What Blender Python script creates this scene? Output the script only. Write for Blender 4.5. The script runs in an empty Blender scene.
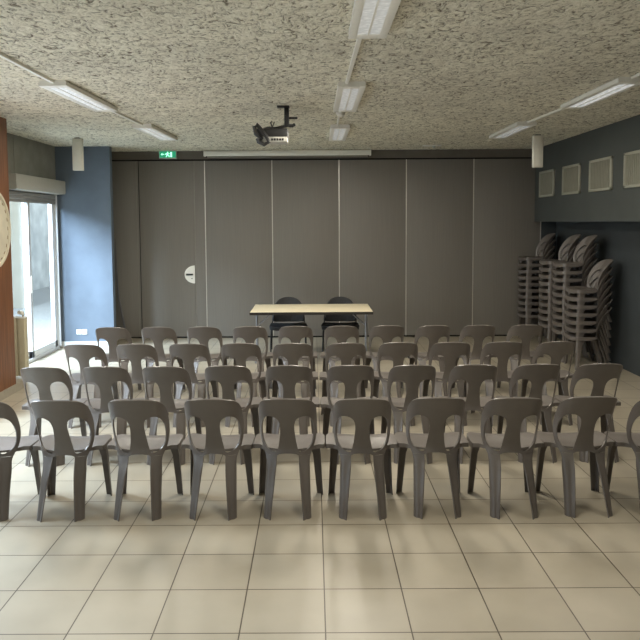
import bpy, bmesh, math, random
from mathutils import Vector, Matrix
from mathutils.geometry import delaunay_2d_cdt

random.seed(7)
S = bpy.context.scene
COL = S.collection
PI = math.pi

# ------------------------------------------------------------------ materials
def new_mat(name):
    m = bpy.data.materials.new(name); m.use_nodes = True
    nt = m.node_tree
    return m, nt, nt.nodes['Principled BSDF']

def plain(name, col, rough=.5, metal=0, spec=.5, noise=0, nscale=20, bump=0, bscale=200, stretch=(1, 1, 1)):
    m, nt, b = new_mat(name)
    b.inputs['Roughness'].default_value = rough
    b.inputs['Metallic'].default_value = metal
    b.inputs['Specular IOR Level'].default_value = spec
    b.inputs['Base Color'].default_value = (*col, 1)
    tc = nt.nodes.new('ShaderNodeTexCoord'); mp = nt.nodes.new('ShaderNodeMapping')
    mp.inputs['Scale'].default_value = stretch
    nt.links.new(tc.outputs['Object'], mp.inputs['Vector'])
    if noise:
        n = nt.nodes.new('ShaderNodeTexNoise'); n.inputs['Scale'].default_value = nscale
        n.inputs['Detail'].default_value = 5
        r = nt.nodes.new('ShaderNodeValToRGB')
        r.color_ramp.elements[0].position = .3; r.color_ramp.elements[1].position = .7
        r.color_ramp.elements[0].color = (*[c * (1 - noise) for c in col], 1)
        r.color_ramp.elements[1].color = (*[min(1, c * (1 + noise)) for c in col], 1)
        nt.links.new(mp.outputs[0], n.inputs['Vector']); nt.links.new(n.outputs['Fac'], r.inputs[0])
        nt.links.new(r.outputs[0], b.inputs['Base Color'])
    if bump:
        n2 = nt.nodes.new('ShaderNodeTexNoise'); n2.inputs['Scale'].default_value = bscale; n2.inputs['Detail'].default_value = 3
        bp = nt.nodes.new('ShaderNodeBump'); bp.inputs['Strength'].default_value = bump; bp.inputs['Distance'].default_value = .003
        nt.links.new(mp.outputs[0], n2.inputs['Vector']); nt.links.new(n2.outputs['Fac'], bp.inputs['Height'])
        nt.links.new(bp.outputs[0], b.inputs['Normal'])
    return m

def emissive(name, col, strength, base=None, rough=.4):
    m, nt, b = new_mat(name)
    b.inputs['Base Color'].default_value = (*(base or col), 1)
    b.inputs['Emission Color'].default_value = (*col, 1)
    b.inputs['Emission Strength'].default_value = strength
    b.inputs['Roughness'].default_value = rough
    return m

TILE = .42133; TX0 = .04745; TY0 = 4.65445

def mat_floor():
    m, nt, b = new_mat('floor_tiles')
    L = nt.links.new
    tc = nt.nodes.new('ShaderNodeTexCoord'); mp = nt.nodes.new('ShaderNodeMapping')
    mp.vector_type = 'POINT'
    mp.inputs['Scale'].default_value = (1 / TILE,) * 3
    mp.inputs['Location'].default_value = (-TX0 / TILE + 40, -TY0 / TILE + 40, 0)
    L(tc.outputs['Object'], mp.inputs['Vector'])
    br = nt.nodes.new('ShaderNodeTexBrick'); br.offset = 0; br.squash = 1
    br.inputs['Scale'].default_value = 1; br.inputs['Brick Width'].default_value = 1; br.inputs['Row Height'].default_value = 1
    br.inputs['Mortar Size'].default_value = .0085; br.inputs['Mortar Smooth'].default_value = .1; br.inputs['Bias'].default_value = 0
    br.inputs['Color1'].default_value = (.415, .368, .285, 1); br.inputs['Color2'].default_value = (.375, .330, .252, 1)
    br.inputs['Mortar'].default_value = (.085, .066, .045, 1)
    L(mp.outputs[0], br.inputs['Vector'])
    n = nt.nodes.new('ShaderNodeTexNoise'); n.inputs['Scale'].default_value = 3.5; n.inputs['Detail'].default_value = 3; n.inputs['Roughness'].default_value = .5
    L(tc.outputs['Object'], n.inputs['Vector'])
    r = nt.nodes.new('ShaderNodeValToRGB')
    r.color_ramp.elements[0].position = .3; r.color_ramp.elements[0].color = (.93, .93, .93, 1)
    r.color_ramp.elements[1].position = .7; r.color_ramp.elements[1].color = (1.03, 1.03, 1.03, 1)
    L(n.outputs['Fac'], r.inputs[0])
    mx = nt.nodes.new('ShaderNodeMixRGB'); mx.blend_type = 'MULTIPLY'; mx.inputs[0].default_value = 1
    L(br.outputs['Color'], mx.inputs[1]); L(r.outputs[0], mx.inputs[2]); L(mx.outputs[0], b.inputs['Base Color'])
    rr = nt.nodes.new('ShaderNodeMapRange')
    rr.inputs['To Min'].default_value = .32; rr.inputs['To Max'].default_value = .38
    L(n.outputs['Fac'], rr.inputs[0]); L(rr.outputs[0], b.inputs['Roughness'])
    bp = nt.nodes.new('ShaderNodeBump'); bp.inputs['Strength'].default_value = .6; bp.inputs['Distance'].default_value = .002; bp.invert = True
    L(br.outputs['Fac'], bp.inputs['Height'])
    n2 = nt.nodes.new('ShaderNodeTexNoise'); n2.inputs['Scale'].default_value = 60
    L(tc.outputs['Object'], n2.inputs['Vector'])
    bp2 = nt.nodes.new('ShaderNodeBump'); bp2.inputs['Strength'].default_value = .02; bp2.inputs['Distance'].default_value = .002
    L(n2.outputs['Fac'], bp2.inputs['Height']); L(bp.outputs[0], bp2.inputs['Normal']); L(bp2.outputs[0], b.inputs['Normal'])
    return m

def mat_ceiling():
    m, nt, b = new_mat('sprayed_fibre_ceiling')
    L = nt.links.new
    b.inputs['Roughness'].default_value = .95; b.inputs['Specular IOR Level'].default_value = .1
    tc = nt.nodes.new('ShaderNodeTexCoord')
    # slightly stretched, strongly warped noise: strands thrown on the slab
    n = nt.nodes.new('ShaderNodeTexNoise'); n.inputs['Scale'].default_value = 15; n.inputs['Detail'].default_value = 7
    n.inputs['Roughness'].default_value = .68; n.inputs['Distortion'].default_value = 1.6
    mp = nt.nodes.new('ShaderNodeMapping'); mp.inputs['Scale'].default_value = (1.15, .75, 1); mp.inputs['Rotation'].default_value = (0, 0, .5)
    L(tc.outputs['Object'], mp.inputs['Vector']); L(mp.outputs[0], n.inputs['Vector'])
    big = nt.nodes.new('ShaderNodeTexNoise'); big.inputs['Scale'].default_value = 1.4; big.inputs['Detail'].default_value = 4
    L(tc.outputs['Object'], big.inputs['Vector'])
    r = nt.nodes.new('ShaderNodeValToRGB')
    e = r.color_ramp.elements
    e[0].position = .36; e[0].color = (.20, .17, .12, 1)  # shade in the pits of the relief, put into the colour
    e[1].position = .62; e[1].color = (.97, .935, .80, 1)
    k = e.new(.475); k.color = (.82, .785, .645, 1)
    L(n.outputs['Fac'], r.inputs[0])
    r2 = nt.nodes.new('ShaderNodeValToRGB')
    r2.color_ramp.elements[0].position = .35; r2.color_ramp.elements[0].color = (.9, .9, .9, 1)
    r2.color_ramp.elements[1].position = .65; r2.color_ramp.elements[1].color = (1.03, 1.03, 1.03, 1)
    L(big.outputs['Fac'], r2.inputs[0])
    mx = nt.nodes.new('ShaderNodeMixRGB'); mx.blend_type = 'MULTIPLY'; mx.inputs[0].default_value = 1
    L(r.outputs[0], mx.inputs[1]); L(r2.outputs[0], mx.inputs[2]); L(mx.outputs[0], b.inputs['Base Color'])
    bp = nt.nodes.new('ShaderNodeBump'); bp.inputs['Strength'].default_value = 1; bp.inputs['Distance'].default_value = .035
    L(n.outputs['Fac'], bp.inputs['Height']); L(bp.outputs[0], b.inputs['Normal'])
    return m

def mat_wood():
    m, nt, b = new_mat('stained_wood_panel')
    L = nt.links.new
    b.inputs['Roughness'].default_value = .5
    tc = nt.nodes.new('ShaderNodeTexCoord'); mp = nt.nodes.new('ShaderNodeMapping')
    mp.inputs['Scale'].default_value = (6, 6, .35); L(tc.outputs['Object'], mp.inputs['Vector'])
    n = nt.nodes.new('ShaderNodeTexNoise'); n.inputs['Scale'].default_value = 6; n.inputs['Detail'].default_value = 8; n.inputs['Distortion'].default_value = .6
    L(mp.outputs[0], n.inputs['Vector'])
    r = nt.nodes.new('ShaderNodeValToRGB')
    r.color_ramp.elements[0].position = .3; r.color_ramp.elements[0].color = (.13, .050, .019, 1)
    r.color_ramp.elements[1].position = .7; r.color_ramp.elements[1].color = (.24, .098, .040, 1)
    L(n.outputs['Fac'], r.inputs[0]); L(r.outputs[0], b.inputs['Base Color'])
    return m

def mat_partition():
    m, nt, b = new_mat('partition_laminate')
    L = nt.links.new
    b.inputs['Roughness'].default_value = .55
    tc = nt.nodes.new('ShaderNodeTexCoord'); mp = nt.nodes.new('ShaderNodeMapping')
    mp.inputs['Scale'].default_value = (60, 1, .6); L(tc.outputs['Object'], mp.inputs['Vector'])
    n = nt.nodes.new('ShaderNodeTexNoise'); n.inputs['Scale'].default_value = 3; n.inputs['Detail'].default_value = 4
    L(mp.outputs[0], n.inputs['Vector'])
    r = nt.nodes.new('ShaderNodeValToRGB')
    r.color_ramp.elements[0].position = .3; r.color_ramp.elements[0].color = (.168, .156, .137, 1)
    r.color_ramp.elements[1].position = .7; r.color_ramp.elements[1].color = (.192, .178, .157, 1)
    L(n.outputs['Fac'], r.inputs[0]); L(r.outputs[0], b.inputs['Base Color'])
    return m

def mat_diffuser(name, strength):
    m, nt, b = new_mat(name)
    L = nt.links.new
    b.inputs['Base Color'].default_value = (.75, .77, .77, 1); b.inputs['Roughness'].default_value = .25
    tc = nt.nodes.new('ShaderNodeTexCoord')
    v = nt.nodes.new('ShaderNodeTexVoronoi'); v.inputs['Scale'].default_value = 28
    L(tc.outputs['Object'], v.inputs['Vector'])
    r = nt.nodes.new('ShaderNodeValToRGB')
    r.color_ramp.elements[0].position = .05; r.color_ramp.elements[0].color = (1, 1, 1, 1)
    r.color_ramp.elements[1].position = .6; r.color_ramp.elements[1].color = (.5, .52, .53, 1)
    L(v.outputs['Distance'], r.inputs[0]); L(r.outputs[0], b.inputs['Emission Color'])
    b.inputs['Emission Strength'].default_value = strength
    bp = nt.nodes.new('ShaderNodeBump'); bp.inputs['Strength'].default_value = .5; bp.inputs['Distance'].default_value = .004
    L(v.outputs['Distance'], bp.inputs['Height']); L(bp.outputs[0], b.inputs['Normal'])
    return m

def mat_glass():
    m = bpy.data.materials.new('window_glass'); m.use_nodes = True
    nt = m.node_tree; nt.nodes.clear()
    o = nt.nodes.new('ShaderNodeOutputMaterial'); mx = nt.nodes.new('ShaderNodeMixShader')
    t = nt.nodes.new('ShaderNodeBsdfTransparent'); t.inputs['Color'].default_value = (.93, .96, .97, 1)
    g = nt.nodes.new('ShaderNodeBsdfGlossy'); g.inputs['Roughness'].default_value = .02
    mx.inputs[0].default_value = .06
    nt.links.new(t.outputs[0], mx.inputs[1]); nt.links.new(g.outputs[0], mx.inputs[2])
    nt.links.new(mx.outputs[0], o.inputs['Surface'])
    return m

M = dict(
    floor=mat_floor(), ceiling=mat_ceiling(), wood=mat_wood(), partition=mat_partition(), glass=mat_glass(),
    plastic=plain('taupe_plastic', (.145, .128, .115), .33, noise=.05, nscale=9, bump=.10, bscale=350),
    blue=plain('blue_plaster', (.118, .150, .192), .8, noise=.08, nscale=4, bump=.35, bscale=30),
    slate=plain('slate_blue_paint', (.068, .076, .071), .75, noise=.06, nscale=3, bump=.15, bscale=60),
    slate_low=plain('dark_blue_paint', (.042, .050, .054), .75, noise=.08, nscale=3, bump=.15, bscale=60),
    concrete=plain('grey_concrete', (.24, .235, .205), .85, noise=.12, nscale=5, bump=.3, bscale=40),
    fascia=plain('brown_grey_fascia', (.135, .120, .10), .7, noise=.08, nscale=6),
    black=plain('black_gap', (.004, .004, .004), .8, noise=.2),
    dark=plain('dark_return', (.02, .021, .023), .8, noise=.1),
    alu=plain('aluminium', (.62, .60, .55), .35, metal=.6, noise=.04),
    alu_dark=plain('dull_aluminium', (.24, .225, .20), .45, metal=.5, noise=.05),
    white=plain('white_enamel', (.82, .81, .75), .4, noise=.02),
    white_cool=plain('white_lacquer', (.62, .64, .66), .35, noise=.02),
    grey_box=plain('pale_grey_metal', (.44, .43, .38), .5, noise=.03),
    speaker=plain('off_white_metal', (.68, .66, .58), .6, noise=.03, bump=.3, bscale=500),
    cream=plain('cream_enamel', (.60, .55, .40), .4, noise=.03),
    base_tile=plain('beige_skirting_tile', (.36, .33, .27), .5, noise=.08),
    base_white=plain('white_skirting', (.60, .62, .62), .5, noise=.04),
    vent=plain('grey_green_grille', (.28, .275, .22), .7, noise=.08, nscale=8, stretch=(1, 9, 1)),
    vent_rim=plain('grey_grille_rim', (.36, .355, .29), .6, noise=.05),
    blackmetal=plain('black_metal', (.012, .012, .013), .4, noise=.1),
    blackplast=plain('black_plastic', (.018, .018, .018), .45, noise=.1),
    slat=plain('grey_shutter_slat', (.26, .26, .25), .5, noise=.04),
    tabletop=plain('cream_laminate', (.80, .71, .51), .4, noise=.05, nscale=12, stretch=(.3, 5, 1)),
    tableedge=plain('dark_table_edging', (.02, .017, .014), .5, noise=.1),
    steel=plain('grey_steel_tube', (.32, .34, .38), .35, metal=.7, noise=.04),
    fabric=plain('charcoal_upholstery', (.032, .033, .036), .8, noise=.12, nscale=30, bump=.3, bscale=400),
    disc=plain('pale_cream_disc', (.62, .57, .45), .6, noise=.08, nscale=7),
    mark=plain('brown_marks', (.20, .12, .05), .6, noise=.1),
    cable=plain('grey_cable', (.10, .10, .105), .5, noise=.06),
    green=emissive('exit_green', (.03, .55, .28), .55, (.01, .10, .05)),
    exitwhite=emissive('exit_white', (.45, 1, .72), 1.3),
    exitframe=plain('exit_frame', (.45, .47, .44), .5, noise=.03),
    diff=mat_diffuser('prismatic_diffuser', .30), diff_bright=mat_diffuser('prismatic_diffuser_bright', .6),
    socket=plain('white_socket', (.80, .80, .78), .4, noise=.02),
    lens=plain('dark_lens', (.01, .012, .02), .1, noise=.05),
    proj=plain('pale_projector_casing', (.50, .49, .44), .4, noise=.03),
    gravel=plain('pale_gravel', (.34, .34, .32), .9, noise=.2, nscale=25, bump=.5, bscale=60),
    outwall=plain('mottled_pale_render', (.60, .61, .57), .9, noise=.22, nscale=2.2, bump=.4, bscale=20),
    outcream=plain('cream_facade', (.30, .275, .215), .9, noise=.06, nscale=3),
    chrome=plain('brushed_chrome', (.75, .75, .74), .2, metal=.9, noise=.03),
)

# ------------------------------------------------------------------ mesh helpers
class MB:
    def __init__(s): s.v = []; s.f = []
    def add(s, vs, fs):
        n = len(s.v); s.v += [tuple(x) for x in vs]; s.f += [tuple(i + n for i in f) for f in fs]; return s
    def box(s, x0, x1, y0, y1, z0, z1, bev=0):
        bm = bmesh.new(); bmesh.ops.create_cube(bm, size=1)
        for v in bm.verts:
            v.co = Vector(((x0 + x1) / 2 + v.co.x * (x1 - x0), (y0 + y1) / 2 + v.co.y * (y1 - y0), (z0 + z1) / 2 + v.co.z * (z1 - z0)))
        if bev: bmesh.ops.bevel(bm, geom=list(bm.edges), offset=bev, segments=2, profile=.6, affect='EDGES')
        return s.bm(bm)
    def bm(s, bm):
        bm.verts.index_update()
        s.add([v.co[:] for v in bm.verts], [[v.index for v in f.verts] for f in bm.faces]); bm.free(); return s
    def tube(s, pts, r, n=8, cap=True):
        pts = [Vector(p) for p in pts]; rs = r if isinstance(r, (list, tuple)) else [r] * len(pts)
        up = None; vs = []; fs = []
        for i, p in enumerate(pts):
            t = (pts[min(i + 1, len(pts) - 1)] - pts[max(i - 1, 0)]).normalized()
            if up is None: up = Vector((0, 0, 1)) if abs(t.z) < .9 else Vector((1, 0, 0))
            a = t.cross(up).normalized(); b = a.cross(t).normalized(); up = b
            for k in range(n):
                an = 2 * PI * k / n; vs.append(p + (a * math.cos(an) + b * math.sin(an)) * rs[i])
        for i in range(len(pts) - 1):
            for k in range(n):
                fs.append((i * n + k, i * n + (k + 1) % n, (i + 1) * n + (k + 1) % n, (i + 1) * n + k))
        if cap: fs += [tuple(range(n)), tuple(range((len(pts) - 1) * n, len(pts) * n))]
        return s.add(vs, fs)
    def prism(s, poly, f0, f1):
        """poly: 2-D points; f0/f1 map a 2-D point to the two 3-D faces"""
        n = len(poly); vs = [f0(*p) for p in poly] + [f1(*p) for p in poly]
        fs = [tuple(range(n)), tuple(range(n, 2 * n))] + [(i, (i + 1) % n, n + (i + 1) % n, n + i) for i in range(n)]
        return s.add(vs, fs)
    def build(s, name, mat, parent=None, smooth=40):
        me = bpy.data.meshes.new(name); me.from_pydata(s.v, [], s.f)
        bm = bmesh.new(); bm.from_mesh(me)
        bmesh.ops.recalc_face_normals(bm, faces=bm.faces)
        if smooth:
            lim = math.radians(smooth)
            for f in bm.faces: f.smooth = True
            for e in bm.edges:
                if len(e.link_faces) != 2 or e.calc_face_angle(0) > lim: e.smooth = False
        bm.to_mesh(me); bm.free()
        me.materials.append(mat)
        o = bpy.data.objects.new(name, me); COL.objects.link(o)
        if parent: o.parent = parent
        return o

def tag(o, label=None, cat=None, group=None, kind=None):
    if label: o['label'] = label
    if cat: o['category'] = cat
    if group: o['group'] = group
    if kind: o['kind'] = kind
    return o

def thing(name, label, cat, loc=(0, 0, 0), rz=0, group=None):
    o = bpy.data.objects.new(name, None); COL.objects.link(o); o.empty_display_size = .1
    o.location = loc; o.rotation_euler = (0, 0, rz)
    return tag(o, label, cat, group)

def structure(name, loc=(0, 0, 0)):
    o = bpy.data.objects.new(name, None); COL.objects.link(o); o.location = loc; o['kind'] = 'structure'; return o

def struct(name, mb, mat, parent=None):
    o = mb.build(name, mat, parent)
    if not parent: o['kind'] = 'structure'
    return o

def dup(root, loc, rz, label, group=None):
    r = root.copy(); COL.objects.link(r); r.location = loc; r.rotation_euler = (0, 0, rz)
    r['label'] = label
    if group: r['group'] = group
    for ch in list(root.children):
        c = ch.copy(); COL.objects.link(c); c.parent = r
        for g in list(ch.children):
            d = g.copy(); COL.objects.link(d); d.parent = c
    return r

def lerp(tab, z):
    if z <= tab[0][0]: return tab[0][1]
    for (a, va), (b, vb) in zip(tab, tab[1:]):
        if z <= b: return va + (vb - va) * (z - a) / (b - a)
    return tab[-1][1]

def smooth_tab(tab, z):
    """cubic-smoothed table look-up (Catmull-Rom through the knots)"""
    n = len(tab)
    if z <= tab[0][0]: return tab[0][1]
    if z >= tab[-1][0]: return tab[-1][1]
    for i in range(n - 1):
        x0, y0 = tab[i]; x1, y1 = tab[i + 1]
        if z <= x1:
            m0 = (y1 - tab[i - 1][1]) / (x1 - tab[i - 1][0]) if i > 0 else (y1 - y0) / (x1 - x0)
            m1 = (tab[i + 2][1] - y0) / (tab[i + 2][0] - x0) if i + 2 < n else (y1 - y0) / (x1 - x0)
            h = x1 - x0; t = (z - x0) / h
            return ((2*t**3 - 3*t*t + 1) * y0 + (t**3 - 2*t*t + t) * h * m0 + (-2*t**3 + 3*t*t) * y1 + (t**3 - t*t) * h * m1)

def catmull(pts, closed, k=5):
    out = []; n = len(pts)
    rng = range(n) if closed else range(n - 1)
    for i in rng:
        g = lambda j: Vector(pts[j % n]) if closed else Vector(pts[max(0, min(n - 1, j))])
        p0, p1, p2, p3 = g(i - 1), g(i), g(i + 1), g(i + 2)
        for q in range(k):
            t = q / k
            out.append(tuple(.5 * ((2 * p1) + (p2 - p0) * t + (2*p0 - 5*p1 + 4*p2 - p3) * t*t + (-p0 + 3*p1 - 3*p2 + p3) * t**3)))
    if not closed: out.append(tuple(pts[-1]))
    return out

def inside(p, poly):
    x, y = p; c = False; n = len(poly); j = n - 1
    for i in range(n):
        xi, yi = poly[i]; xj, yj = poly[j]
        if (yi > y) != (yj > y) and x < (xj - xi) * (y - yi) / (yj - yi) + xi: c = not c
        j = i
    return c

def triangulate(outer, holes, step):
    pts = []; edges = []
    for loop in [outer] + holes:
        n0 = len(pts); pts += [Vector(p) for p in loop]
        edges += [(n0 + i, n0 + (i + 1) % len(loop)) for i in range(len(loop))]
    nb = len(pts)
    xs = [p[0] for p in outer]; ys = [p[1] for p in outer]
    y = min(ys) + step / 2; row = 0
    while y < max(ys):
        x = min(xs) + (step / 2 if row % 2 else step * .99)
        while x < max(xs):
            if inside((x, y), outer) and not any(inside((x, y), h) for h in holes):
                if min((Vector((x, y)) - q).length for q in pts[:nb]) > step * .45: pts.append(Vector((x, y)))
            x += step
        y += step * .87; row += 1
    v, e, f, *_ = delaunay_2d_cdt(pts, edges, [], 0, 1e-6)
    tris = []
    for t in f:
        c = (sum(v[i].x for i in t) / len(t), sum(v[i].y for i in t) / len(t))
        if inside(c, outer) and not any(inside(c, h) for h in holes): tris.append(tuple(t))
    return [tuple(p) for p in v], tris

def thicken(vs, fs, t):
    """close an open surface with a second skin t behind it (against its normals)"""
    vs = [Vector(p) for p in vs]; nr = [Vector() for _ in vs]; cnt = {}
    for f in fs:
        n = (vs[f[1]] - vs[f[0]]).cross(vs[f[2]] - vs[f[0]])
        if len(f) == 4: n = (vs[f[2]] - vs[f[0]]).cross(vs[f[3]] - vs[f[1]])
        n = n.normalized()
        for i in f: nr[i] += n
        for a, b in zip(f, f[1:] + f[:1]): cnt[(a, b)] = 1
    n0 = len(vs)
    out = vs + [p - n.normalized() * t for p, n in zip(vs, nr)]
    faces = list(fs) + [tuple(i + n0 for i in reversed(f)) for f in fs]
    for (a, b) in cnt:
        if (b, a) not in cnt: faces.append((b, a, a + n0, b + n0))
    return out, faces

# ------------------------------------------------------------------ camera (solved from the floor grid and the partition)
cam = bpy.data.cameras.new('camera'); cam_o = bpy.data.objects.new('camera', cam); COL.objects.link(cam_o)
yaw, pitch, roll = -0.00251, 0.07265, 0.00644
cy, sy, cp, sp, cr, sr = math.cos(yaw), math.sin(yaw), math.cos(pitch), math.sin(pitch), math.cos(roll), math.sin(roll)
fw = Vector((sy * cp, cy * cp, -sp)); rt = Vector((cy, -sy, 0)); dn = fw.cross(rt)
rt2 = rt * cr + dn * sr; dn2 = dn * cr - rt * sr
mat = Matrix((rt2, -dn2, -fw)).transposed().to_4x4(); mat.translation = (0, 0, 2.0)
cam_o.matrix_world = mat
cam.sensor_width = 36; cam.lens = 36 * 722.17 / 640
cam.shift_x = (320 - 311.82) / 640; cam.shift_y = (274.81 - 320) / 640
cam.clip_start = .05; cam.clip_end = 200
S.camera = cam_o

# ------------------------------------------------------------------ room shell
CZ = 3.225            # ceiling
YB = 12.45            # partition face
XW = -3.57            # wood wall face
XL = -4.10            # window wall face
YBL = 11.58           # blue pier face
XR = 4.17             # lower right wall
XS = 3.80             # face of the boxed-out upper right wall
YF = -2.2             # rear of the hall, behind the camera

struct('floor', MB().box(-4.3, 4.4, YF, 12.7, -.12, 0), M['floor'])
struct('ceiling', MB().box(-4.3, 4.4, YF, 12.7, CZ, CZ + .15), M['ceiling'])
struct('wall_left', MB().box(-4.3, XW, 7.0, 8.52, 0, CZ).box(-4.3, XW, YF, 7.0, 0, .5).box(-4.3, XW, YF, 7.0, 2.7, CZ), M['wood'])
struct('baseboard_left', MB().box(XW, XW + .015, YF, 8.52, 0, .095).box(-4.1, XW + .015, 8.52, 8.795, 0, .095), M['base_tile'])
struct('wall_left_concrete', MB().box(-4.19, XL, 8.52, 12.6, 2.45, CZ).box(-4.19, XL, 8.52, 9.3, 0, 2.45).box(-4.19, XL, 11.50, 12.6, 0, 2.45)
       .box(XL, XL + .004, 9.98, 9.992, 2.68, CZ), M['concrete'])
struct('wall_left_blue', MB().box(XL, -3.235, YBL, YBL + .14, 0, CZ), M['blue'])
struct('baseboard_blue', MB().box(XL, -3.235, YBL - .012, YBL, 0, .10), M['base_white'])
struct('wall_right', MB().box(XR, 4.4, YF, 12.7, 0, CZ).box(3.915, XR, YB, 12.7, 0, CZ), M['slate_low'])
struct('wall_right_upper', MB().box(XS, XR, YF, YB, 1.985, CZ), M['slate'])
struct('wall_front', MB().box(-4.3, 4.4, YF - .15, YF, 0, CZ), M['slate_low'])

# folding partition closing the end of the hall
wb = structure('wall_back')
struct('backing', MB().box(-4.1, 3.915, YB + .045, YB + .2, 0, CZ), M['black'], wb)
struct('fascia', MB().box(-4.1, 3.915, YB, YB + .05, 3.088, CZ), M['fascia'], wb)
seams = [-4.09, -2.99, -2.04, -1.855, -.703, .445, 1.597, 2.750, 3.905]
for i, (a, b) in enumerate(zip(seams, seams[1:])):
    if i == 1: continue
    struct('panel', MB().box(a + .004, b - .004, YB, YB + .045, .03, 3.06, .002), M['partition'], wb)
pd = struct('pass_door', MB().box(-2.982, -2.046, YB, YB + .045, .03, 3.06, .002), M['partition'], wb)
# half-moon handle plate with a dark pull
R = .155; hx = -2.052; hz = 1.113
half = [(hx, hz + R)] + [(hx - R * math.sin(PI * k / 20) * 1.15, hz + R * math.cos(PI * k / 20)) for k in range(1, 20)] + [(hx, hz - R)]
hp = MB().prism(half, lambda x, z: (x, YB, z), lambda x, z: (x, YB - .012, z)).build('handle_plate', M['white'], pd)
MB().box(hx - .15, hx - .03, YB - .035, YB - .012, hz - .014, hz + .014, .004).build('handle', M['blackplast'], pd)
MB().tube([(hx - .05, YB - .011, hz - .07), (hx - .05, YB - .018, hz - .07)], .011, 12).build('keyhole', M['alu_dark'], pd)
for x, w, mt, z0 in ((-3.03, .006, 'alu_dark', .03), (-2.99, .005, 'dark', .03), (-2.036, .014, 'alu_dark', .03), (-1.855, .013, 'alu', .03), (-.703, .015, 'alu', .03),
                     (.445, .015, 'alu', .03), (1.597, .015, 'alu', .03), (2.750, .015, 'alu', .03), (3.906, .018, 'alu', .03)):
    struct('joint_strip', MB().box(x - w / 2, x + w / 2, YB - .006, YB + .04, z0, 3.06), M[mt], wb)

# ------------------------------------------------------------------ window and what is outside
win = structure('window_1')
WY0, WY1, WZ1 = 9.3, 11.50, 2.45
fr = MB()
for a, b in ((WY0, WY0 + .06), (WY1 - .06, WY1)): fr.box(-4.19, -4.095, a, b, 0, WZ1, .003)
fr.box(-4.19, -4.09, WY0, WY1, 0, .05, .003).box(-4.19, -4.095, WY0, WY1, WZ1 - .05, WZ1, .003)
fr.build('window_frame', M['white_cool'], win)
def sash(y0, y1, x):
    s = MB()
    s.box(x - .02, x + .02, y0, y0 + .075, .05, WZ1 - .05, .003).box(x - .02, x + .02, y1 - .085, y1, .05, WZ1 - .05, .003)
    s.box(x - .02, x + .02, y0, y1, .05, .15, .003).box(x - .02, x + .02, y0, y1, WZ1 - .12, WZ1 - .05, .003)
    o = s.build('sash', M['white_cool'], win)
    MB().box(x - .004, x + .004, y0 + .07, y1 - .08, .14, WZ1 - .12).build('pane', M['glass'], o)
    return o
sash(WY0 + .06, 10.48, -4.165)
s2 = sash(10.40, WY1 - .06, -4.12)
MB().box(-4.10, -4.085, 10.42, 10.45, 1.0, 1.25, .004).build('handle', M['white'], s2)

win2 = structure('window_2')
f2 = MB()
for y in (-2.2, 0.1, 2.4, 4.7, 6.94): f2.box(-3.95, -3.87, y, y + .06, .5, 2.7, .003)
f2.box(-3.95, -3.87, -2.2, 7.0, .5, .56, .003).box(-3.95, -3.87, -2.2, 7.0, 2.64, 2.7, .003)
f2.build('window_frame', M['white_cool'], win2)
for y in (-2.14, .16, 2.46, 4.76): MB().box(-3.914, -3.906, y, y + 2.2, .56, 2.64).build('pane', M['glass'], win2)

struct('ground_outside', MB().box(-30, -4.32, -6, 40, -.3, -.05), M['gravel'])
gw = MB().box(-9.0, -8.7, 4, 34, -.05, 5.2)
tag(gw.build('boundary_building', M['outwall']), 'pale mottled rendered building seen through the sliding window', 'building')
pf = thing('cream_facade', 'sunlit cream facade glimpsed through the window pane beside the wood wall', 'building', (-6.98, 17.5, -.05))
MB().box(-1.5, 0, 0, .3, 0, 2.9).build('facade_wall', M['outcream'], pf)
MB().box(-.62, -.42, -.03, 0, 1.3, 2.2).build('narrow_window', M['slat'], pf)

# roller shutter: cassette on the wall, a few slats still down
sh = thing('roller_shutter', 'grey boxed roller shutter above the sliding window, its lowest slats showing', 'shutter', (0, 0, 0))
MB().prism([(XL, 2.46), (-3.955, 2.47), (-3.945, 2.49), (-3.945, 2.66), (-3.955, 2.675), (XL, 2.685)],
           lambda x, z: (x, 9.66, z), lambda x, z: (x, 11.57, z)).build('shutter_box', M['grey_box'], sh)
ms = MB()
for k in range(3): ms.box(-4.09, -4.075, WY0 + .02, WY1 - .02, 2.455 - .05 * (k + 1), 2.455 - .05 * k - .006, .003)
ms.build('slats', M['slat'], sh)
for y in (WY0 + .005, WY1 - .03): MB().box(-4.095, -4.06, y, y + .025, .05, 2.46).build('guide_rail', M['white_cool'], sh)

# radiator beside the window, its end showing past the wood wall
rd = thing('radiator', 'cream panel radiator standing between the wood wall and the window', 'radiator', (-3.635, 9.03, 0))
pr = MB(); pr2 = MB()
for k in range(4):
    pr.box(-.045 - .1 * k - .05, -.1 * k - .052 + .045, -.03, .0, .08, .82, .012)
pr.box(-.40, -.004, -.008, .02, .085, .81)
pr.build('front_panel', M['cream'], rd)
MB().box(-.40, -.006, .05, .08, .08, .82, .01).build('rear_panel', M['cream'], rd)
MB().box(-.41, 0, -.03, .08, .815, .835, .004).build('top_grille', M['white'], rd)
vl = MB().tube([(-.04, .03, .83), (-.04, .03, .87)], .014, 10).build('valve', M['chrome'], rd)
MB().tube([(-.04, .03, .87), (-.045, -.01, .89), (-.05, -.07, .90)], [.02, .026, .024], 12).build('thermostat_knob', M['white'], vl)
MB().tube([(-.03, .03, 0), (-.03, .03, .09)], .012, 8).build('foot', M['cream'], rd)
MB().tube([(-.36, .03, 0), (-.36, .03, .09)], .012, 8).build('foot', M['cream'], rd)

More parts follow.
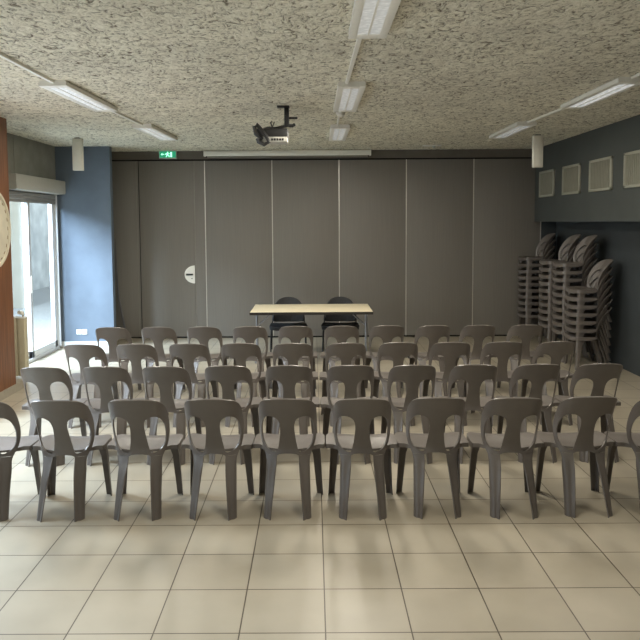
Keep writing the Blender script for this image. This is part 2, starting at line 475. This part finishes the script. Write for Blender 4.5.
# round plaque on the wood wall
pq = thing('round_plaque', 'large round cream plaque hung on the brown wood wall', 'wall plaque', (XW + .003, 7.99, 1.95))
def disc_ring(r0, r1, x0, x1, n=64):
    mb = MB(); vs = []; fs = []
    for k in range(n):
        a = 2 * PI * k / n; c, s_ = math.cos(a), math.sin(a)
        vs += [(x0, r0 * c, r0 * s_), (x1, r0 * c, r0 * s_), (x1, r1 * c, r1 * s_), (x0, r1 * c, r1 * s_)]
    for k in range(n):
        j = (k + 1) % n
        for q in range(4): fs.append((4*k + q, 4*k + (q + 1) % 4, 4*j + (q + 1) % 4, 4*j + q))
    return mb.add(vs, fs)
face = MB(); n = 64
face.prism([(.42 * math.cos(2*PI*k/n), .42 * math.sin(2*PI*k/n)) for k in range(n)], lambda y, z: (.0, y, z), lambda y, z: (.025, y, z))
face.build('face', M['disc'], pq)
disc_ring(.415, .445, 0, .04).build('rim', M['disc'], pq)
mk = MB()
for k in range(24):
    a = 2 * PI * k / 24
    c, s_ = math.cos(a), math.sin(a)
    q = [(.385, -.02), (.395, -.02), (.395, .02), (.385, .02)]
    mk.prism(q, lambda r, t: (.025, r * c - t * s_, r * s_ + t * c), lambda r, t: (.028, r * c - t * s_, r * s_ + t * c))
mk.build('rim_marks', M['mark'], pq)

# ------------------------------------------------------------------ monobloc chair
YC = [(0, -.065), (.12, -.025), (.25, .025), (.36, .075), (.43, .100), (.50, .085), (.62, .035), (.74, -.030), (.833, -.085)]
def shell(x, z):
    q = abs(x) / .2
    return Vector((x, smooth_tab(YC, z) + .050 * q ** 2 + .055 * q ** 8, z))

def chair_backrest(parent):
    half = [(.156, .395), (.168, .425), (.182, .46), (.193, .51), (.199, .56), (.201, .62), (.200, .69), (.195, .745), (.182, .787), (.156, .813), (.11, .825), (.055, .831), (0, .833)]
    side = catmull(half, False, 4)
    outer = [(.076, .395)] + side + [(-x, z) for x, z in reversed(side[:-1])] + [(-.076, .395), (-.058, .404), (-.02, .409), (.02, .409), (.058, .404)]
    hole = catmull([(.049, .60), (.051, .645), (.066, .683), (.104, .704), (.145, .698), (.170, .665), (.182, .61), (.182, .545), (.170, .487), (.140, .447), (.100, .428), (.075, .434), (.064, .475), (.054, .54)], True, 3)
    hole = [(x, z - .011) for x, z in hole]
    holes = [hole, [(-x, z) for x, z in hole]]
    p2, tr = triangulate(outer, holes, .022)
    vs = [shell(x, z) for x, z in p2]
    # orient towards the back
    tr2 = []
    for t in tr:
        n = (vs[t[1]] - vs[t[0]]).cross(vs[t[2]] - vs[t[0]])
        tr2.append(t if n.y < 0 else tuple(reversed(t)))
    v, f = thicken(vs, tr2, .010)
    return MB().add(v, f).build('backrest', M['plastic'], parent, 50)

def chair_rear_leg(parent, sx):
    XO = [(0, .160), (.15, .154), (.29, .149), (.34, .148), (.37, .150), (.395, .156)]
    XI = [(0, .115), (.12, .103), (.30, .085), (.36, .079), (.395, .076)]
    zs = [0, .05, .1, .16, .22, .28, .31, .34, .36, .38, .395]
    vs = []; nc = 7
    for z in zs:
        xo, xi = smooth_tab(XO, z), smooth_tab(XI, z)
        b = max(0, min(1, (.395 - z) / .10)); b = b * b * (3 - 2 * b)
        cols = [(xi, -.012 * b), (xi + .016, .005 * b), (xi + (xo - xi) * .5, .002 * b), (xo - .012, 0), (xo - .003, .006 * b), (xo + .001 * b, .015 * b), (xo + .003 * b, .026 * b)]
        # collapse the side flange onto the stile at the top of the leg
        for x, d in cols:
            p = shell(min(x, xo), z); vs.append(Vector((sx * x, p.y + d, z)))
    fs = []
    for i in range(len(zs) - 1):
        for k in range(nc - 1):
            a = i * nc + k; q = (a, a + 1, a + nc + 1, a + nc)
            fs.append(q if sx > 0 else tuple(reversed(q)))
    v, f = thicken(vs, fs, .0065)
    return MB().add(v, f).build('leg', M['plastic'], parent, 45)

def chair_front_leg(parent, sx):
    zs = [0, .1, .2, .3, .36, .39, .408]
    vs = []; nc = 6
    for z in zs:
        t = z / .42
        xc = .236 - .020 * t; yc = .445 - .026 * t
        w = lerp([(0, .045), (.3, .058), (.39, .085), (.408, .11)], z); d = lerp([(0, .040), (.3, .055), (.39, .08), (.408, .12)], z)
        for x, y in ((xc - w, yc + .001), (xc - w * .5, yc + .001), (xc - .012, yc), (xc - .001, yc - .012), (xc, yc - d * .5), (xc, yc - d)):
            vs.append(Vector((sx * x, y, z)))
    fs = []
    for i in range(len(zs) - 1):
        for k in range(nc - 1):
            a = i * nc + k; q = (a, a + nc, a + nc + 1, a + 1)
            fs.append(q if sx > 0 else tuple(reversed(q)))
    v, f = thicken(vs, fs, .006)
    return MB().add(v, f).build('leg', M['plastic'], parent, 45)

def chair_seat(parent):
    half = [(0, .110), (.06, .115), (.12, .130), (.165, .155), (.192, .184), (.232, .186), (.248, .192), (.251, .23), (.251, .30), (.251, .36), (.248, .41), (.232, .444), (.20, .460), (.10, .467), (0, .468)]
    h = catmull(half, False, 3)
    outer = h + [(-x, y) for x, y in reversed(h[1:-1])]
    def zf(x, y):
        e = max(0, 1 - (abs(x) / .21) ** 2); u = max(0, min(1, (y - .09) / .36))
        return .447 - .020 * e * math.sin(PI * min(1, .15 + u * .85)) - .016 * max(0, (u - .82) / .18) ** 2 * e
    p2, tr = triangulate(outer, [], .03)
    nb = len(outer)
    vs = [Vector((x, y, zf(x, y))) for x, y in p2]
    tr2 = []
    for t in tr:
        n = (vs[t[1]] - vs[t[0]]).cross(vs[t[2]] - vs[t[0]])
        tr2.append(t if n.z > 0 else tuple(reversed(t)))
    # skirt: find the boundary in order (CDT keeps input order for the first nb points)
    ring = []
    for i in range(nb):
        x, y = p2[i]; sk = lerp([(.11, .012), (.19, .030), (.26, .048), (.47, .050)], y)
        ring.append(Vector((x * 1.004, y + (.002 if y > .4 else 0), vs[i].z - sk)))
    n0 = len(vs); vs += ring
    bd = {}
    for t in tr2:
        for a, b in zip(t, t[1:] + t[:1]): bd[(a, b)] = 1
    for (a, b) in list(bd):
        if (b, a) not in bd and a < nb and b < nb: tr2.append((b, a, a + n0, b + n0))
    v, f = thicken(vs, tr2, .006)
    return MB().add(v, f).build('seat', M['plastic'], parent, 45)

def make_chair(label):
    t = thing('stacking_chair', label, 'chair')
    chair_backrest(t); chair_seat(t)
    for s in (-1, 1): chair_rear_leg(t, s)
    for s in (-1, 1): chair_front_leg(t, s)
    return t

ORD = ['first', 'second', 'third', 'fourth', 'fifth', 'sixth', 'seventh', 'eighth', 'ninth', 'tenth', 'eleventh']
rows = [
    ('front row, farthest from the table', 4.785, [-2.249, -1.73, -1.209, -0.695, -0.188, 0.324, 0.834, 1.352, 1.864, 2.372]),
    ('second row from the front', 5.9, [-2.25, -1.74, -1.242, -0.723, -0.212, 0.305, 0.819, 1.33, 1.857, 2.373]),
    ('third row from the front', 6.994, [-2.266, -1.756, -1.237, -0.723, -0.208, 0.316, 0.83, 1.343, 1.857, 2.382]),
    ('back row, nearest the table', 8.135, [-2.302, -1.78, -1.258, -0.732, -0.21, 0.316, 0.836, 1.363, 1.877, 2.417]),
]
proto = None
for label, y, xs in rows:
    for i, x in enumerate(xs):
        side = ('%s from the window side' % ORD[i]) if i < 5 else ('%s from the chair stacks side' % ORD[9 - i])
        if i == 0: side = 'at the window end'
        if i == 9: side = 'at the chair stacks end'
        lab = 'taupe chair in the %s, %s' % (label, side)
        rz = random.uniform(-.03, .03); loc = (x, y + random.uniform(-.012, .012), 0)
        if proto is None:
            proto = make_chair(lab); proto.location = loc; proto.rotation_euler.z = rz
            proto['group'] = 'taupe chairs set out in rows'
        else: dup(proto, loc, rz, lab, 'taupe chairs set out in rows')

# stacks along the right wall, every chair facing the hall
stacks = [(9.795, 7, 'low stack of seven against the dark wall'), (10.335, 10, 'tall stack just behind the low stack'),
          (10.965, 10, 'middle one of the three tall stacks'), (12.12, 10, 'tall stack in the corner by the partition')]
XSTK = 3.955
for y, n, where in stacks:
    for k in range(n):
        up = 'top' if k == n - 1 else ('bottom' if k == 0 else '%s from the floor' % ORD[k])
        dup(proto, (XSTK + random.uniform(-.004, .004), y + random.uniform(-.004, .004), .106 * k), PI / 2 + random.uniform(-.008, .008),
            'dark chair, %s in the %s' % (up, where), 'plastic chairs stacked along the wall')

# ------------------------------------------------------------------ folding table
tb = thing('folding_table', 'long narrow cream-topped folding table facing the rows of chairs', 'table', (-.035, 10.10, 0))
TW, TD = .865, .97
MB().box(-TW, TW, 0, TD, .722, .742, .003).build('tabletop', M['tabletop'], tb)
eg = MB()
for a in ((-TW - .006, TW + .006, -.006, .0, .700, .737), (-TW - .006, TW + .006, TD, TD + .006, .700, .737), (-TW - .006, -TW, 0, TD, .700, .737), (TW, TW + .006, 0, TD, .700, .737)):
    eg.box(*a)
eg.box(-TW, TW, 0, TD, .700, .7215)
eg.build('edging', M['tableedge'], tb)
for sx in (-1, 1):
    MB().tube([(sx * .79, .30, .03), (sx * .79, .30, .70)], .018, 12).build('leg', M['steel'], tb)
    MB().box(sx * .79 - .02, sx * .79 + .02, .06, TD - .10, 0, .03, .006).build('foot_bar', M['steel'], tb)
    MB().tube([(sx * .79, .08, .685), (sx * .79, TD - .08, .685)], .012, 10).build('crossbar', M['steel'], tb)
    MB().tube([(sx * .785, .30, .50), (sx * .56, .30, .70)], .009, 8).build('brace', M['steel'], tb)

# ------------------------------------------------------------------ two upholstered chairs behind the table
def visitor_chair(label, loc, rz):
    t = thing('visitor_chair', label, 'chair', loc, rz, 'upholstered chairs behind the table')
    # local: front towards -y
    def pad(outer, mapf, thick, name):
        p2, tr = triangulate(outer, [], .05)
        c = Vector((0, 0, 0)); vs = [mapf(x, y) for x, y in p2]
        v, f = thicken(vs, tr, thick)
        return MB().add(v, f).build(name, M['fabric'], t, 60)
    so = catmull([(-.25, -.20), (0, -.235), (.25, -.20), (.265, 0), (.235, .20), (0, .215), (-.235, .20), (-.265, 0)], True, 5)
    def smap(x, y): 
        d = min(1, max(abs(x) / .27, abs(y) / .235))
        return Vector((1.06 * x, y, .452 - .022 * d ** 4 - .014 * math.sin(PI * max(0, 1 - abs(x) / .25) / 2)))
    pad(so, smap, .055, 'seat')
    bo = catmull([(-.235, .475), (0, .46), (.235, .475), (.252, .56), (.235, .68), (.175, .79), (.09, .835), (0, .845), (-.09, .835), (-.175, .79), (-.235, .68), (-.252, .56)], True, 4)
    def bmap(x, z): return Vector((x, .30 + .12 * (z - .5) - .10 * (x / .25) ** 2, z - .02))
    p2, tr = triangulate(bo, [], .05)
    vs = [bmap(x, z) for x, z in p2]
    v, f = thicken(vs, [tuple(reversed(q)) for q in tr], .035)
    MB().add(v, f).build('backrest', M['fabric'], t, 60)
    for s in (-1, 1):
        MB().tube([(s * .27, -.24, 0), (s * .262, -.19, .30), (s * .255, -.15, .43)], .0125, 10).build('leg', M['blackmetal'], t)
        MB().tube([(s * .27, .30, 0), (s * .262, .24, .30), (s * .25, .20, .43)], .0125, 10).build('leg', M['blackmetal'], t)
        MB().tube([(s * .255, -.17, .425), (s * .262, .0, .418), (s * .25, .20, .43), (s * .24, .27, .52), (s * .22, .285, .62)], .011, 10).build('side_frame', M['blackmetal'], t)
    MB().tube([(-.255, -.15, .415), (.255, -.15, .415)], .011, 8).build('crossbar', M['blackmetal'], t)
    return t
visitor_chair('black padded chair behind the table, on the window side', (-.392, 11.02, 0), .03)
visitor_chair('black padded chair behind the table, on the chair stacks side', (.405, 11.02, 0), -.03)

# ------------------------------------------------------------------ ceiling lights
def ceiling_light(label, x, y, rz, bright, L=1.45, W=.245):
    t = thing('ceiling_light', label, 'ceiling light', (x, y, CZ), rz, 'fluorescent ceiling lights in three rows')
    h = .036; w = W / 2; l = L / 2
    hs = MB()
    prof = [(-w + .012, 0), (-w, -.012), (-w + .004, -h), (w - .004, -h), (w, -.012), (w - .012, 0)]
    hs.prism(prof, lambda a, z: (a, -l, z), lambda a, z: (a, l, z))
    hs.build('housing', M['white'], t)
    fr = MB(); b = .052
    for a in ((-w, -w + b, -l, l), (w - b, w, -l, l), (-w + b, w - b, -l, -l + .10), (-w + b, w - b, l - .10, l)): fr.box(*a, -h - .011, -h, .003)
    fr.build('frame', M['white'], t)
    for s in (-1, 1):
        a, c = (-w + b, -.006) if s < 0 else (.006, w - b)
        MB().box(a, c, -l + .10, l - .10, -h - .009, -h - .001).build('diffuser', M['diff_bright' if bright else 'diff'], t)
    MB().box(-.006, .006, -l + .10, l - .10, -h - .012, -h).build('centre_rib', M['white'], t)
    return t
ceiling_light('white fluorescent light in the middle row, closest of the three overhead', .355, 4.03, 0, False, 1.46)
ceiling_light('white fluorescent light in the middle row, beside the smoke detector', .345, 7.14, 0, False)
ceiling_light('small-looking white fluorescent light in the middle row, closest to the projection screen', .35, 9.92, 0, False)
ceiling_light('white fluorescent light in the window row, the nearer larger one', -2.20, 7.0, -.035, True)
ceiling_light('white fluorescent light in the window row, near the green exit sign', -2.08, 9.72, -.035, True)
ceiling_light('white fluorescent light in the row over the wall vents, the nearer larger one', 2.74, 7.02, 0.0, True)
ceiling_light('white fluorescent light near the loudspeaker by the vents, the farther of its row', 2.645, 9.75, 0.0, False)

def trunking(label, pts, w=.028):
    mb = MB()
    for a, b in zip(pts, pts[1:]):
        d = (Vector(b) - Vector(a)); n = Vector((-d.y, d.x)).normalized() * w / 2
        q = [(a[0] + n.x, a[1] + n.y), (b[0] + n.x, b[1] + n.y), (b[0] - n.x, b[1] - n.y), (a[0] - n.x, a[1] - n.y)]
        mb.prism(q, lambda x, y: (x, y, CZ), lambda x, y: (x, y, CZ - .022))
    return tag(mb.build('cable_trunking_ceiling', M['white']), label, 'cable trunking', 'white cable trunking on the ceiling')
trunking('short white cable trunking joining the middle lights nearest the camera', [(.315, 4.74), (.30, 6.43)])
trunking('thin white cable trunking running past the smoke detector', [(.30, 7.86), (.31, 9.21)], .02)
trunking('white cable trunking leading to the nearer window-row light', [(-2.26, 3.0), (-2.225, 6.30)])
trunking('white cable trunking joining the two window-row lights', [(-2.17, 7.72), (-2.105, 9.0)])
trunking('white cable trunking leading to the nearer vent-row light', [(2.70, 3.0), (2.74, 6.31)])
trunking('white cable trunking joining the two lights over the vents', [(2.73, 7.74), (2.66, 9.03)])

sd = thing('smoke_detector', 'small shiny white smoke detector on the ceiling between two middle lights', 'smoke detector', (.31, 8.12, CZ))
MB().tube([(0, 0, 0), (0, 0, -.02)], .055, 20).build('base', M['white'], sd)
MB().tube([(0, 0, -.02), (0, 0, -.045), (0, 0, -.06)], [.048, .042, .02], 20).build('sensor_dome', M['socket'], sd)

# ------------------------------------------------------------------ loudspeakers hung from the ceiling
def loudspeaker(label, x, y, rz):
    t = thing('loudspeaker_ceiling_hung', label, 'loudspeaker', (x, y, CZ), rz, 'pale column loudspeakers under the ceiling')
    MB().box(-.072, .072, -.035, .035, -.465, -.012, .008).build('cabinet', M['speaker'], t)
    MB().box(-.06, .06, -.042, -.034, -.452, -.03, .004).build('front_grille', M['speaker'], t)
    MB().box(-.035, .035, -.03, .03, -.014, 0).build('bracket', M['blackmetal'], t)
    return t
loudspeaker('pale column loudspeaker hanging in front of the blue wall', -3.36, 10.42, 0)
loudspeaker('pale column loudspeaker hanging beside the row of vents', 3.21, 10.42, 0)

# ------------------------------------------------------------------ projector
pj = thing('projector_ceiling_mount', 'black and pale projector on a dark ceiling pole', 'projector', (-.275, 7.75, CZ))
MB().box(-.10, .03, -.06, .06, -.012, 0, .002).build('ceiling_plate', M['blackmetal'], pj)
MB().box(-.025, .025, -.025, .025, -.215, -.01, .004).build('pole', M['blackmetal'], pj)
MB().box(.02, .115, -.012, .012, -.135, -.113, .003).tube([(.022, 0, -.20), (.06, 0, -.205), (.08, .02, -.19)], .018, 8).build('side_bracket', M['blackmetal'], pj)
ar = MB().tube([(0, 0, -.205), (-.05, -.01, -.215), (-.12, -.02, -.235)], .016, 8)
for a in ((-.04, -.09), (-.04, .09), (-.26, -.09), (-.26, .09)):
    ar.tube([(-.13, 0, -.225), ((a[0] - .13) / 2, a[1] * .6, -.228), (a[0], a[1], -.255)], .011, 8)
ar.build('spider_arms', M['blackmetal'], pj)
MB().box(-.31, .015, -.14, .14, -.335, -.245, .018).build('upper_casing', M['blackplast'], pj)
low = MB().box(-.27, .01, -.135, .135, -.385, -.33, .012).build('lower_casing', M['proj'], pj)
gv = MB()
for k in range(5): gv.box(-.16 + .028 * k, -.14 + .028 * k, -.139, -.134, -.372, -.35)
gv.build('vent_slots', M['blackplast'], low)
MB().tube([(-.22, .12, -.30), (-.22, .17, -.30)], .042, 20).build('lens', M['lens'], pj)
MB().tube([(-.25, -.13, -.36), (-.32, -.14, -.30), (-.335, -.12, -.225), (-.31, -.11, -.205), (-.27, -.14, -.25), (-.21, -.17, -.33), (-.18, -.17, -.39), (-.23, -.16, -.415), (-.29, -.15, -.385), (-.30, -.15, -.35)], .022, 8).build('cable_loop', M['blackplast'], pj)
MB().tube([(-.15, 0, -.23), (-.17, -.02, -.17), (-.155, -.02, -.16)], .008, 6).tube([(-.15, 0, -.21), (-.13, 0, -.16)], .006, 6).build('cable_stub', M['blackplast'], pj)

# ------------------------------------------------------------------ projection screen rolled up in its case
ps = thing('projection_screen', 'long white rolled-up projection screen case above the partition', 'projection screen', (-.43, 12.33, 3.14))
prof = [(-.045 + .012, -.015), (-.045, 0), (-.045, .055), (-.03, .075), (.05, .075), (.05, -.015)]
MB().prism(prof, lambda y, z: (-1.40, y, z), lambda y, z: (1.40, y, z)).build('screen_case', M['white'], ps)
MB().tube([(-1.36, 0, -.03), (1.36, 0, -.03)], .013, 10).build('bottom_bar', M['alu_dark'], ps)
for s in (-1, 1):
    MB().box(s * 1.405 - .008, s * 1.405 + .008, -.05, .055, -.02, .078, .003).build('end_cap', M['white'], ps)
    MB().tube([(s * 1.36, -.005, -.03), (s * 1.375, -.005, -.03)], .018, 10).build('bar_knob', M['blackplast'], ps)
    MB().box(s * 1.1 - .03, s * 1.1 + .03, .045, .11, 0, .05).build('wall_bracket', M['alu_dark'], ps)

# ------------------------------------------------------------------ exit sign: a running figure, a door and an arrow, no lettering
ex = thing('exit_sign', 'small lit green exit sign with running figure under the ceiling', 'exit sign', (-2.465, 12.37, 3.165))
MB().box(-.15, .15, .0, .075, -.075, .06, .004).build('sign_case', M['exitframe'], ex)
MB().box(-.138, .138, -.004, .0, -.055, .05).build('sign_face', M['green'], ex)
pf2 = lambda x, z: (x, -.0045, z); pb2 = lambda x, z: (x, -.008, z)
dr = MB().prism([(.045, -.045), (.075, -.045), (.075, .038), (.045, .038)], pf2, pb2); dr.build('door_symbol', M['exitwhite'], ex)
man = MB()
man.prism([(.0 + .012 * math.cos(2*PI*k/12), .032 + .012 * math.sin(2*PI*k/12)) for k in range(12)], pf2, pb2)
for q in ([(-.022, .018), (.012, .02), (.010, -.012), (-.014, -.014)], [(-.014, -.008), (.004, -.008), (-.020, -.046), (-.036, -.046)],
          [(-.004, -.010), (.012, -.006), (.032, -.026), (.022, -.034)], [(.022, -.026), (.034, -.026), (.028, -.048), (.018, -.048)],
          [(-.022, .018), (-.014, .006), (-.044, -.006), (-.048, .002)], [(.008, .018), (.012, .006), (.038, .004), (.038, .012)]):
    man.prism(q, pf2, pb2)
man.build('running_figure', M['exitwhite'], ex)
MB().prism([(-.115, .0), (-.09, .022), (-.09, .007), (-.06, .007), (-.06, -.007), (-.09, -.007), (-.09, -.022)], pf2, pb2).build('arrow_symbol', M['exitwhite'], ex)

# ------------------------------------------------------------------ vents on the boxed-out wall
for y0, y1, lab in ((11.43, 12.17, 'square grey air vent closest to the partition'), (10.32, 11.05, 'square grey air vent, second out from the partition'),
                    (9.22, 9.98, 'square grey air vent, third out from the partition'), (8.12, 8.87, 'square grey air vent farthest from the partition, cut by the picture edge')):
    t = thing('air_vent', lab, 'air vent', (XS, (y0 + y1) / 2, 2.60), 0, 'square air vents high on the dark wall')
    w = (y1 - y0) / 2; h = .213
    rim = MB()
    for a in ((-w, w, h - .035, h), (-w, w, -h, -h + .035), (-w, -w + .05, -h, h), (w - .05, w, -h, h)): rim.box(-.022, 0, a[0], a[1], a[2], a[3], .003)
    rim.build('rim', M['vent_rim'], t)
    g = MB().box(-.006, 0, -w, w, -h, h)
    for k in range(13):
        y = -w + .07 + k * (2 * w - .14) / 12
        g.box(-.016, -.004, y - .009, y + .009, -h + .03, h - .03)
    g.build('grille', M['vent'], t)

# ------------------------------------------------------------------ sockets, hanging cable
for x, lab in ((-3.80, 'white wall socket low on the blue wall, the one nearer the window'), (-3.71, 'white wall socket low on the blue wall, the one nearer the partition')):
    t = thing('wall_socket', lab, 'socket', (x, YBL, .255), 0, 'wall sockets on the blue wall')
    MB().box(-.04, .04, -.012, 0, -.04, .04, .004).build('cover_plate', M['socket'], t)
    MB().tube([(0, -.0125, 0), (0, -.0135, 0)], .021, 16).build('socket_well', M['exitframe'], t)
tag(MB().tube([(-3.385, 12.33, 1.75), (-3.378, 12.33, 1.353), (-3.37, 12.33, 1.046), (-3.344, 12.33, .705), (-3.30, 12.33, .45), (-3.26, 12.33, .228), (-3.235, 12.33, .015)], [.004, .012, .016, .018, .02, .02, .018], 8)
    .tube([(-3.355, 12.36, .80), (-3.335, 12.36, .60), (-3.29, 12.36, .35), (-3.245, 12.36, .012)], .008, 8).build('hanging_cable', M['cable']),
    'grey cable hanging to the floor in the dark corner beside the partition', 'cable')
cs = thing('ceiling_sensor', 'flat white sensor on the ceiling close to the partition', 'sensor', (1.91, 11.7, CZ))
MB().box(-.15, .15, -.03, .03, -.022, 0, .005).build('cover', M['white'], cs)
MB().tube([(.03, 0, -.02), (.03, 0, -.04), (.03, 0, -.05)], [.03, .025, .012], 12).build('sensor_dome', M['exitframe'], cs)

# ------------------------------------------------------------------ light
W = bpy.data.worlds.new('sky'); S.world = W; W.use_nodes = True
bg = W.node_tree.nodes['Background']; bg.inputs[0].default_value = (.80, .90, 1.0, 1); bg.inputs[1].default_value = 1.7

def area(name, loc, direction, sx, sy_, power, col):
    d = bpy.data.lights.new(name, 'AREA'); d.shape = 'RECTANGLE'; d.size = sx; d.size_y = sy_; d.energy = power; d.color = col
    o = bpy.data.objects.new(name, d); COL.objects.link(o); o.location = loc
    o.rotation_euler = Vector(direction).to_track_quat('-Z', 'Y').to_euler()
    return o
# daylight through the sliding window, and the glazed left side nearer the camera
area('window_daylight', (-7.0, 9.0, 4.7), (1, .18, -.78), 3.2, 2.8, 2600, (.72, .85, 1))
area('window_daylight', (-5.7, 5.4, 4.3), (.34, 1, -.50), 2.0, 2.2, 1700, (.70, .84, 1))
area('near_window_daylight', (-3.5, 6.5, 1.6), (1, .02, 0), 2.6, 1.9, 28, (.98, .98, 1))
area('added_ceiling_fill', (-.6, 1.6, .03), (0, 0, 1), 4.0, 2.0, 38, (1, .95, .84))  # unseen upward lamp, added to brighten the ceiling
for x, y, p in ((.355, 4.03, 41), (.345, 7.14, 66), (.35, 9.92, 32), (-2.2, 7.0, 46), (-2.08, 9.72, 22), (2.74, 7.02, 21), (2.645, 9.75, 5),
                (-2.2, 4.4, 12), (2.74, 4.4, 22)):
    area('tube_light', (x, y, CZ - .06), (0, 0, -1), .2, 1.2, p, (1, .93, .80))

S.view_settings.view_transform = 'Standard'
S.view_settings.look = 'None'
S.view_settings.exposure = 0
S.cycles.use_denoising = True
S.cycles.max_bounces = 8
S.cycles.diffuse_bounces = 5
S.cycles.sample_clamp_indirect = 6
